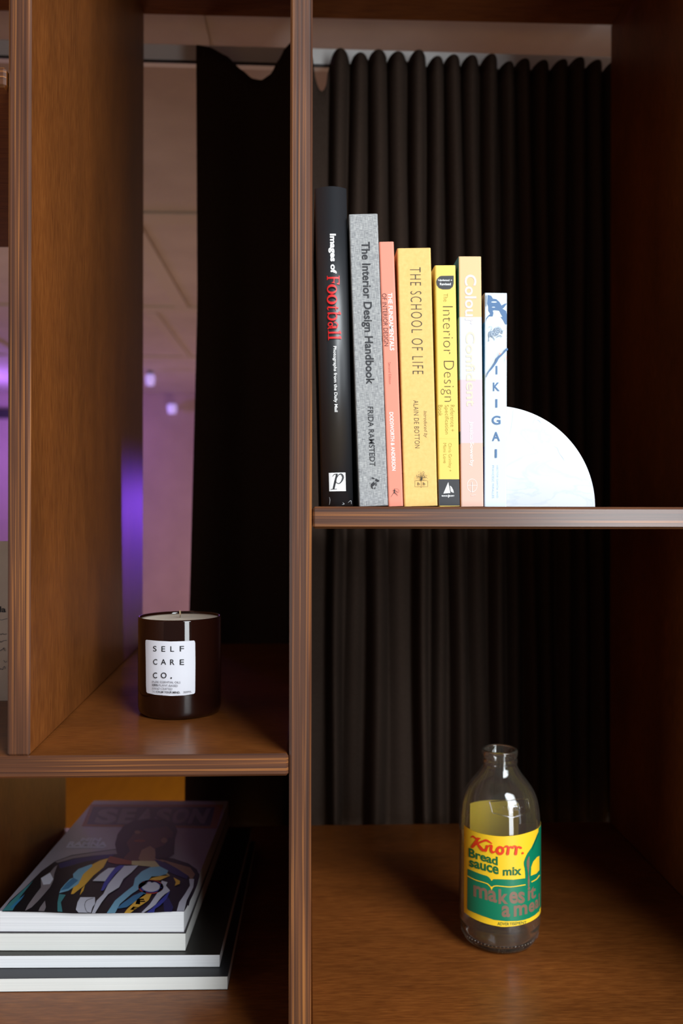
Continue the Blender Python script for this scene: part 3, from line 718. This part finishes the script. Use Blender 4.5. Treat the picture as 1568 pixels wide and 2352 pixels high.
gtop = ang_z(*SC(1300, 190)); gb = [ang_z(*SC(*q)) for q in ((1200,1280),(1320,1195))]
aG = ang_z(*SC(1318, 700))[0]
patch('label_green_side', aG, aR, lambda a: zbf(a)+.006, lambda a: ztf(a)-.0004, grn, .0004, 16, parent=blab)
P = Print(5.6, 1000, 1880)
P.poly([(415,645),(480,672),(560,705),(630,728),(665,738),(695,760),(722,802),(745,778),(800,778),(1000,785),(1150,765),(1148,700),(1142,640),(1130,590),(1132,555),(1150,500),(1180,440),(1230,370),(1270,280),(1300,205),(1325,150),(1328,400),(1328,1188),(1270,1240),(1200,1280),(1130,1302),(1050,1315),(900,1318),(750,1300),(600,1248),(500,1208),(420,1170),(410,1150)], grn)
P.poly([(1328,480),(1300,492),(1250,552),(1225,622),(1220,735),(1290,706),(1328,662)], yel)
P.stroke([(1232,812),(1290,778),(1328,728)], 13, yel); P.stroke([(1318,185),(1285,270),(1235,400)], [3,8,4], dkgreen)
P.poly([(1192,480),(1200,490),(1200,600),(1192,700),(1204,800),(1196,878),(1182,878),(1178,800),(1186,720),(1166,600),(1166,545)], brown)
P.stroke([(415,735),(520,788),(650,828),(690,855),(722,898)], [12,12,12,14,10], yel); P.stroke([(722,898),(745,870),(800,862),(960,875),(1145,848)], [10,14,12,12,12], yel); P.poly([(700,866),(745,872),(722,920)], yel)
P.finish('label_print', blab, hb, step=2.2, base=.0005, eps=.00003, label='green artwork')
P = Print(5.6, 1000, 1880)
P.stroke([(462,240),(485,228),(512,248),(545,262),(575,255)], [12,22,22,24,16], knred); P.stroke([(548,258),(520,310),(480,360)], [34,46,40], knred)
P.stroke([(520,335),(560,312),(610,290),(660,280),(725,318)], [14,24,26,28,12], knred); P.stroke([(545,322),(580,370),(612,402),(640,400),(665,370)], [22,38,36,26,14], knred)
P.stroke([(650,352),(668,352),(650,410)], [12,26,34], knred); P.stroke([(655,385),(690,350),(722,350),(716,400),(736,432),(775,418)], [14,22,32,34,30,12], knred)
P.ring((830,408), (54,58), (20,26), knred, (832,406)); P.stroke([(868,372),(900,362)], 14, knred)
for dx in (0, 100):
    P.stroke([(895+dx,352),(918+dx,352),(935+dx,380),(926+dx,450)], [12,22,30,36], knred); P.stroke([(930+dx,395),(958+dx,362),(990+dx,372)], [14,22,28], knred)
P.disc((1113,440), (13,13), knred)
P.finish('brand_lettering', blab, hb, step=2.2, base=.0006, eps=.00002, label='red script lettering')
P = Print(5.6, 1000, 1880)
P.text('Bread', ((430,492),(800,604),(800,492),(430,376)), txtgreen, bold=.028); P.text('sauce', ((437,616),(812,722),(812,622),(437,530)), txtgreen, bold=.028); P.text('mix', ((865,733),(1102,724),(1102,612),(865,632)), txtgreen, bold=.028)
P.finish('product_name', blab, hb, step=2.2, base=.0006, eps=.00002)
P = Print(5.6, 1000, 1880)
P.text('ADVER', ((795,1370),(945,1373),(945,1336),(800,1328)), txtgreen); P.text('TISEMENT', ((950,1373),(1165,1352),(1165,1314),(950,1336)), txtgreen)
P.finish('advert_line', blab, hb, step=2.2, base=.0006, eps=.00002)
P = Print(5.6, 1000, 1880)
P.text('ma', ((490,1000),(790,1088),(790,938),(490,850)), brown, bold=.03); P.text('k', ((808,1095),(932,1097),(932,908),(808,903)), brown, bold=.03); P.text('es', ((945,1094),(1142,1086),(1142,938),(945,936)), brown, bold=.03)
P.text('it', ((1178,1060),(1282,1012),(1282,846),(1178,882)), brown, bold=.03); P.text('a', ((848,1264),(956,1266),(956,1118),(848,1114)), brown, bold=.03)
P.text('m', ((1002,1262),(1174,1222),(1174,1096),(1002,1118)), brown, bold=.03); P.text('e', ((1190,1215),(1265,1183),(1265,1058),(1190,1090)), brown, bold=.03); P.text('a', ((1270,1168),(1312,1140),(1312,1025),(1270,1048)), brown, bold=.03); P.text('l', ((1316,1130),(1328,1115),(1328,950),(1316,965)), brown, bold=.03)
P.finish('slogan_lettering', blab, hb, step=2.2, base=.0006, eps=.00002, label='silvery brown lettering')
zb0, zb1 = ZBOT+.032, ZBOT+.137
patch('back_label', math.pi-math.radians(30), math.pi+math.radians(52), lambda a: zb0, lambda a: zb1 - .0006, mat('label_yellow_reverse', rgb(252, 218, 62), .5), .0003, 40, label='yellow back label')
def emb(pts, r=.0005):
    out = []
    for i in range(len(pts)-1):
        for j in range(6):
            t = j/6; out.append((pts[i][0]+(pts[i+1][0]-pts[i][0])*t, pts[i][1]+(pts[i+1][1]-pts[i][1])*t))
    out.append(pts[-1]); res_ = []
    for x, y in out:
        p, n_ = hb(1100+x/11.2, 1820+y/11.2); res_.append(p+n_*.0002)
    return res_
bm = bmesh.new(); sh = [(265,240),(750,190),(1245,175),(1300,440),(1080,580),(850,648),(345,520),(265,240)]
tube(bm, emb(sh), .00055, 8, caps=False)
obj('embossed_shield', bm, glass, bt, smooth=True)
P = Print(11.2, 1100, 1820); P.text('Unigate', ((405,520),(1225,520),(1225,280),(405,280)), glass, bold=.02); P.finish('embossed_lettering', bt, hb, step=4, base=.0002, solid=.0007)
bm = bmesh.new()
for k_ in range(64):
    a = 2*math.pi*k_/64; r_ = .0408
    bmesh.ops.create_uvsphere(bm, u_segments=8, v_segments=5, radius=.0009, matrix=Matrix.Translation((bc.x+r_*math.cos(a), bc.y+r_*math.sin(a), zbb+.0108)))
obj('knurled_ring', bm, glass, bt, smooth=True)

# ================================================================== MAGAZINES
YM = .1432
paper_w = grain('white_magazine_pages', (3, 3, 1500), [(.3, (.66, .68, .70, 1)), (.7, (.90, .91, .93, 1))], .85, 0, detail=3)
paper_c = grain('cream_magazine_pages', (3, 3, 1500), [(.3, (.68, .69, .66, 1)), (.7, (.80, .81, .77, 1))], .85, 0, detail=3)
darkcov = mat('dark_olive_cover', (.016, .014, .011, 1), .45, coat=.2, coat_rough=.3); navycov = mat('charcoal_cover', (.020, .021, .026, 1), .5, coat=.15, coat_rough=.3)
greycov = mat('lilac_grey_cover', rgb(150, 146, 158), .45, spec=.3)
zc = ZBOT+.0002
def magazine(name, label, rpx, rpy, ang, width, depth, z0, th, pages, cover, sag=0.0):
    """rpx, rpy: front right bottom corner in the photograph, on the plane z0"""
    p = atz(rpx, rpy, z0); o = thing(name, label, 'magazine', (p.x, p.y, z0), Matrix.Rotation(-ang, 3, 'Z'), 'magazines stacked on the lower left shelf')
    bm = bmesh.new(); n = 24; tc_ = .0004
    def sl(x): return -sag*math.sin(math.pi*min(1, max(0, -x/width)))
    def slab(bm, za, zb_, x0, x1, y0, y1):
        cols_ = []
        for k_ in range(n+1):
            x = x0+(x1-x0)*k_/n; s_ = sl(x)
            cols_.append([bm.verts.new((x, y, z+s_)) for y in (y0, y1) for z in (za, zb_)])
        for a, b in zip(cols_, cols_[1:]):
            for q in ((0,2), (2,3), (3,1), (1,0)): bm.faces.new((a[q[0]], a[q[1]], b[q[1]], b[q[0]]))
        bm.faces.new((cols_[0][0], cols_[0][1], cols_[0][3], cols_[0][2])); bm.faces.new((cols_[-1][0], cols_[-1][2], cols_[-1][3], cols_[-1][1]))
        bmesh.ops.recalc_face_normals(bm, faces=bm.faces)
    slab(bm, tc_+sag, th-tc_, -width+.0006, 0, 0, depth); obj('page_block', bm, pages, o, local=True)
    bm = bmesh.new(); slab(bm, th-tc_, th, -width, .0004, -.0002, depth+.0004); slab(bm, sag, sag+tc_, -width, .0004, -.0002, depth+.0004); slab(bm, sag, th, -width-.0006, -width, -.0002, depth+.0004)
    o_cover = obj('cover', bm, cover, o, local=True)
    return o_cover
DM = .345
g4 = magazine('magazine', 'lowest magazine of the stack, white page edges under a charcoal cover', 522, 2273, .016, .245, DM, zc, .0131, paper_c, navycov); z3 = zc+.0131
g3 = magazine('magazine', 'second magazine from the bottom of the stack, white page edges under a dark cover', 504, 2221.5, .026, .235, DM, z3+.0001, .0126, paper_w, darkcov); z2 = z3+.0127
g2 = magazine('magazine', 'cream paged magazine directly under the topmost one with the portrait', 425.5, 2184, .036, .20, DM, z2+.0001, .0177, paper_c, darkcov); z1 = z2+.0178
zt1 = z1+.0001+.0208
g1 = magazine('magazine', 'topmost magazine of the stack, portrait in a striped football jacket on its grey cover', 422, 2141, .0415, .1835, .330, z1+.0001, .0208, paper_w, greycov)
def hm(px, py): return atz(px, py, zt1), Vector((0, 0, 1))
C_ = lambda n_, r_, g_, b_: mat(n_, rgb(r_, g_, b_), .5, spec=.2)
blk = C_('print_black', 22, 23, 27); wht = C_('print_white', 205, 208, 224); yl = C_('print_yellow', 232, 180, 60); lb = C_('print_light_blue', 120, 178, 208); db = C_('print_blue', 50, 120, 165); nv = C_('print_navy', 34, 38, 92); bl2 = C_('print_royal_blue', 52, 66, 165); gy = C_('print_warm_grey', 128, 120, 126); sk = C_('print_brown_skin', 88, 52, 36); sk2 = C_('print_light_brown', 150, 112, 84); hr = C_('print_hair', 24, 16, 15); och = C_('print_ochre', 150, 98, 36); cr_ = C_('print_cream', 200, 182, 132); tq = C_('print_teal', 60, 128, 135); rd = C_('print_red', 190, 60, 50); dg = C_('print_dark_grey', 66, 62, 66); brn = C_('print_rust', 140, 70, 30); lil = C_('print_lilac_white', 196, 196, 216)
P = Print(2.6133, 0, 1840)      # frame of the zoom that was traced
P.poly([(545,20),(1340,22),(1300,165),(490,152)], och); P.poly([(560,34),(1290,36),(1262,150),(520,140)], dg)
for ch, (x0, x1, x2, x3) in zip('SEASON', ((560,690,720,600), (700,800,825,735), (806,905,930,850), (915,1010,1040,950), (1018,1115,1150,1055), (1122,1225,1268,1160))):
    P.text(ch, ((x0,136),(x1,136),(x2,44),(x3,44)), gy, bold=.05)
P.poly([(400,272),(640,274),(620,282),(395,280)], lil); P.text('MIN', ((478,242),(600,243),(612,222),(492,221)), lil, bold=.05); P.text('RAMNA', ((400,270),(640,272),(645,245),(420,243)), lil, bold=.05)
# figure
P.poly([(12,664),(60,600),(150,520),(250,420),(330,362),(430,325),(560,306),(690,288),(760,300),(900,330),(1040,345),(1130,375),(1180,410),(1198,450),(1185,500),(1160,560),(1130,620),(1108,660),(900,672),(600,676),(450,676),(250,668)], blk)
P.poly([(330,365),(430,330),(560,310),(690,292),(720,300),(700,318),(560,328),(440,345),(345,372)], gy); P.poly([(350,378),(450,347),(560,330),(690,318),(660,340),(520,362),(400,395),(360,405)], nv)
P.poly([(700,310),(690,260),(705,200),(740,150),(800,118),(900,104),(990,110),(1050,140),(1065,180),(1050,230),(1045,300),(1025,335),(960,345),(800,350),(720,340)], hr)
P.poly([(760,250),(800,200),(870,168),(950,160),(1000,185),(1012,225),(985,265),(930,285),(930,345),(870,372),(800,360),(740,345),(780,300)], sk)
P.poly([(830,345),(850,295),(900,270),(930,290),(935,350),(1000,360),(950,375),(850,375)], sk2); P.poly([(960,160),(1000,150),(1040,190),(1030,225),(990,210)], sk); P.disc((825,188), (18,10), sk2); P.disc((838,240), (34,7), brn); P.disc((985,238), (18,16), sk2)
P.poly([(930,345),(940,280),(1000,262),(1045,280),(1045,320),(1010,345)], hr)
P.poly([(645,350),(660,332),(790,360),(790,382),(700,380),(650,370)], brn); P.poly([(790,360),(930,362),(1020,450),(985,440),(900,395),(790,384)], cr_)
P.poly([(925,352),(960,360),(1060,400),(1140,430),(1120,470),(1040,440),(960,395)], nv); P.poly([(960,350),(1050,375),(1140,400),(1170,440),(1150,480),(1130,450),(1060,405)], sk2)
P.poly([(650,345),(620,400),(560,450),(510,505),(440,560),(425,560),(440,520),(490,440),(540,390),(600,358)], yl); P.poly([(510,505),(500,540),(478,568),(490,530)], yl)
P.poly([(550,380),(470,410),(438,440),(440,462),(420,470),(390,500),(365,530),(355,555),(410,540),(470,500),(500,440),(555,392)], lb); P.poly([(440,462),(400,495),(362,540),(410,528),(470,478)], db); P.poly([(355,560),(345,610),(345,665),(375,668),(365,610),(395,565)], tq)
P.poly([(246,465),(300,430),(325,400),(345,385),(325,440),(320,480),(300,520),(240,590),(190,640),(150,662),(165,630),(200,580),(246,520)], gy); P.poly([(245,465),(300,432),(320,470),(300,500),(260,505)], wht)
P.poly([(230,662),(240,640),(270,600),(275,640),(265,664)], gy); P.poly([(12,662),(70,600),(160,515),(200,480),(120,580),(75,660)], tq); P.poly([(60,640),(150,560),(130,590),(75,650)], db)
P.poly([(555,482),(600,440),(650,405),(690,402),(660,440),(640,484)], wht); P.poly([(690,402),(720,388),(750,388),(690,440),(655,490),(620,540),(605,540),(625,490),(660,440)], bl2)
P.poly([(745,392),(830,388),(790,430),(740,470),(715,520),(650,560),(610,610),(570,676),(550,676),(580,600),(620,560),(650,500),(700,440)], wht)
P.poly([(482,580),(570,580),(570,620),(555,640),(545,674),(470,672),(455,655),(465,610)], wht); P.stroke([(560,585),(520,600),(508,630),(520,665),(540,674)], 3, blk)
P.poly([(900,400),(960,395),(1010,420),(1000,440),(900,470),(880,500),(850,520),(790,560),(720,620),(690,676),(640,676),(690,600),(750,550),(800,510),(810,465),(850,425)], lb); P.poly([(870,540),(800,570),(730,620),(700,650),(760,640),(820,600),(880,560)], db)
P.poly([(1020,450),(960,478),(890,478),(910,455),(960,452)], yl); P.poly([(1040,460),(1080,482),(1078,500),(1048,512),(1055,490)], yl)
P.ring((905,518), (76,42), (64,34), rd); P.ring((905,517), (68,38), (54,30), bl2); P.disc((905,516), (56,31), wht); P.disc((912,488), (8,6), bl2)
P.poly([(970,480),(1005,490),(995,510),(1020,540),(980,580),(940,620),(900,650),(860,674),(848,672),(900,620),(940,560),(960,520)], wht); P.poly([(1020,545),(1000,590),(960,630),(930,650),(925,672),(880,672),(920,640),(960,590),(990,560)], bl2); P.poly([(980,610),(1010,580),(1040,640),(1030,668),(985,668)], nv)
P.poly([(860,560),(910,560),(890,600),(830,640),(780,676),(745,676),(760,655),(800,615)], yl)
P.text('F', ((812,622),(880,624),(862,588),(824,590)), blk, bold=.05); P.text('E', ((780,655),(824,660),(830,640),(800,636)), blk, bold=.05)
P.poly([(1135,470),(1165,470),(1160,520),(1120,600),(1105,662),(1060,664),(1075,610),(1110,560),(1140,510)], wht); P.stroke([(1195,440),(1180,500),(1150,560),(1130,630)], [6,5,4,5], blk)
P.finish('cover_picture', g1, hm, base=.00008, eps=.000012, label='portrait in a striped football jacket')

# ================================================================== NOTE CARD
YC = .205
card = thing('note_card', 'beige note card with handwriting standing on the far left shelf', 'card', (at(-60, 1606, YC).x, YC, ZLS))
cx1 = at(60, 1500, YC).x; cx0 = cx1-.118; ztc = at(8, 1243, YC).z
bm = bmesh.new(); v, fs = box(bm, cx0, cx1, YC, YC+.003, ZLS+.0002, ztc); obj('card_sheet', bm, grain('beige_card_paper', (40, 40, 40), [(.3, (.66, .53, .42, 1)), (.7, (.74, .60, .49, 1))], .9, 0), card)
P = Print(11.76, 0, 1360); pen = mat('dark_blue_pen', (.05, .05, .08, 1), .7)
P.text('la', ((-5,545),(158,548),(158,395),(-5,380)), black_print, bold=.03)
for pts in ([(-60,720),(0,745),(60,752),(110,735),(200,715)], [(-60,1150),(0,1125),(30,1150),(70,1120),(120,1145),(180,1130)], [(-80,1320),(0,1330),(40,1350),(100,1310),(190,1300)], [(-60,1575),(0,1580),(60,1550),(110,1500),(110,1545),(150,1580)], [(110,1840),(150,1890),(190,1870)], [(-60,2080),(10,2080),(30,2060),(80,2090),(100,2040),(130,2000),(150,2060)]):
    P.stroke(pts, 12, pen)
P.finish('handwriting', card, lambda x, y: (at(x, y, YC), Vector((0, -1, 0))))

# ================================================================== LAMPS FAR IN THE BACK ROOM
lampm = mat('violet_lamp_glow', (.60, .46, 1, 1), .5, emit=.6); lampb = mat('lamp_housing', (.2, .18, .2, 1), .5)
for nm, px, py, yy, r_, lab in (('wall_lamp', 395, 935, 4.93, .032, 'small glowing violet lamp on the far wall seen through the gap beside the curtain'), ('ceiling_lamp', 345, 868, 4.08, .026, 'small violet lamp under the far ceiling, right beside the wooden upright')):
    p = at(px, py, yy); o = thing(nm, lab, 'lamp', p, group='violet lamps of the back room')
    bm = bmesh.new(); lathe(bm, [(0, -.045), (r_*.8, -.04), (r_, 0), (r_*.8, .018), (0, .02)], p.x, p.y, p.z, 20); obj('lamp_shade', bm, lampm, o, smooth=True)
    bm = bmesh.new()
    if nm == 'wall_lamp': box(bm, p.x-.012, p.x+.012, p.y+.01, 4.999, p.z-.012, p.z+.012)
    else: box(bm, p.x-.012, p.x+.012, p.y-.012, p.y+.012, p.z+.015, CEIL-.0002)
    obj('bracket', bm, lampb, o)
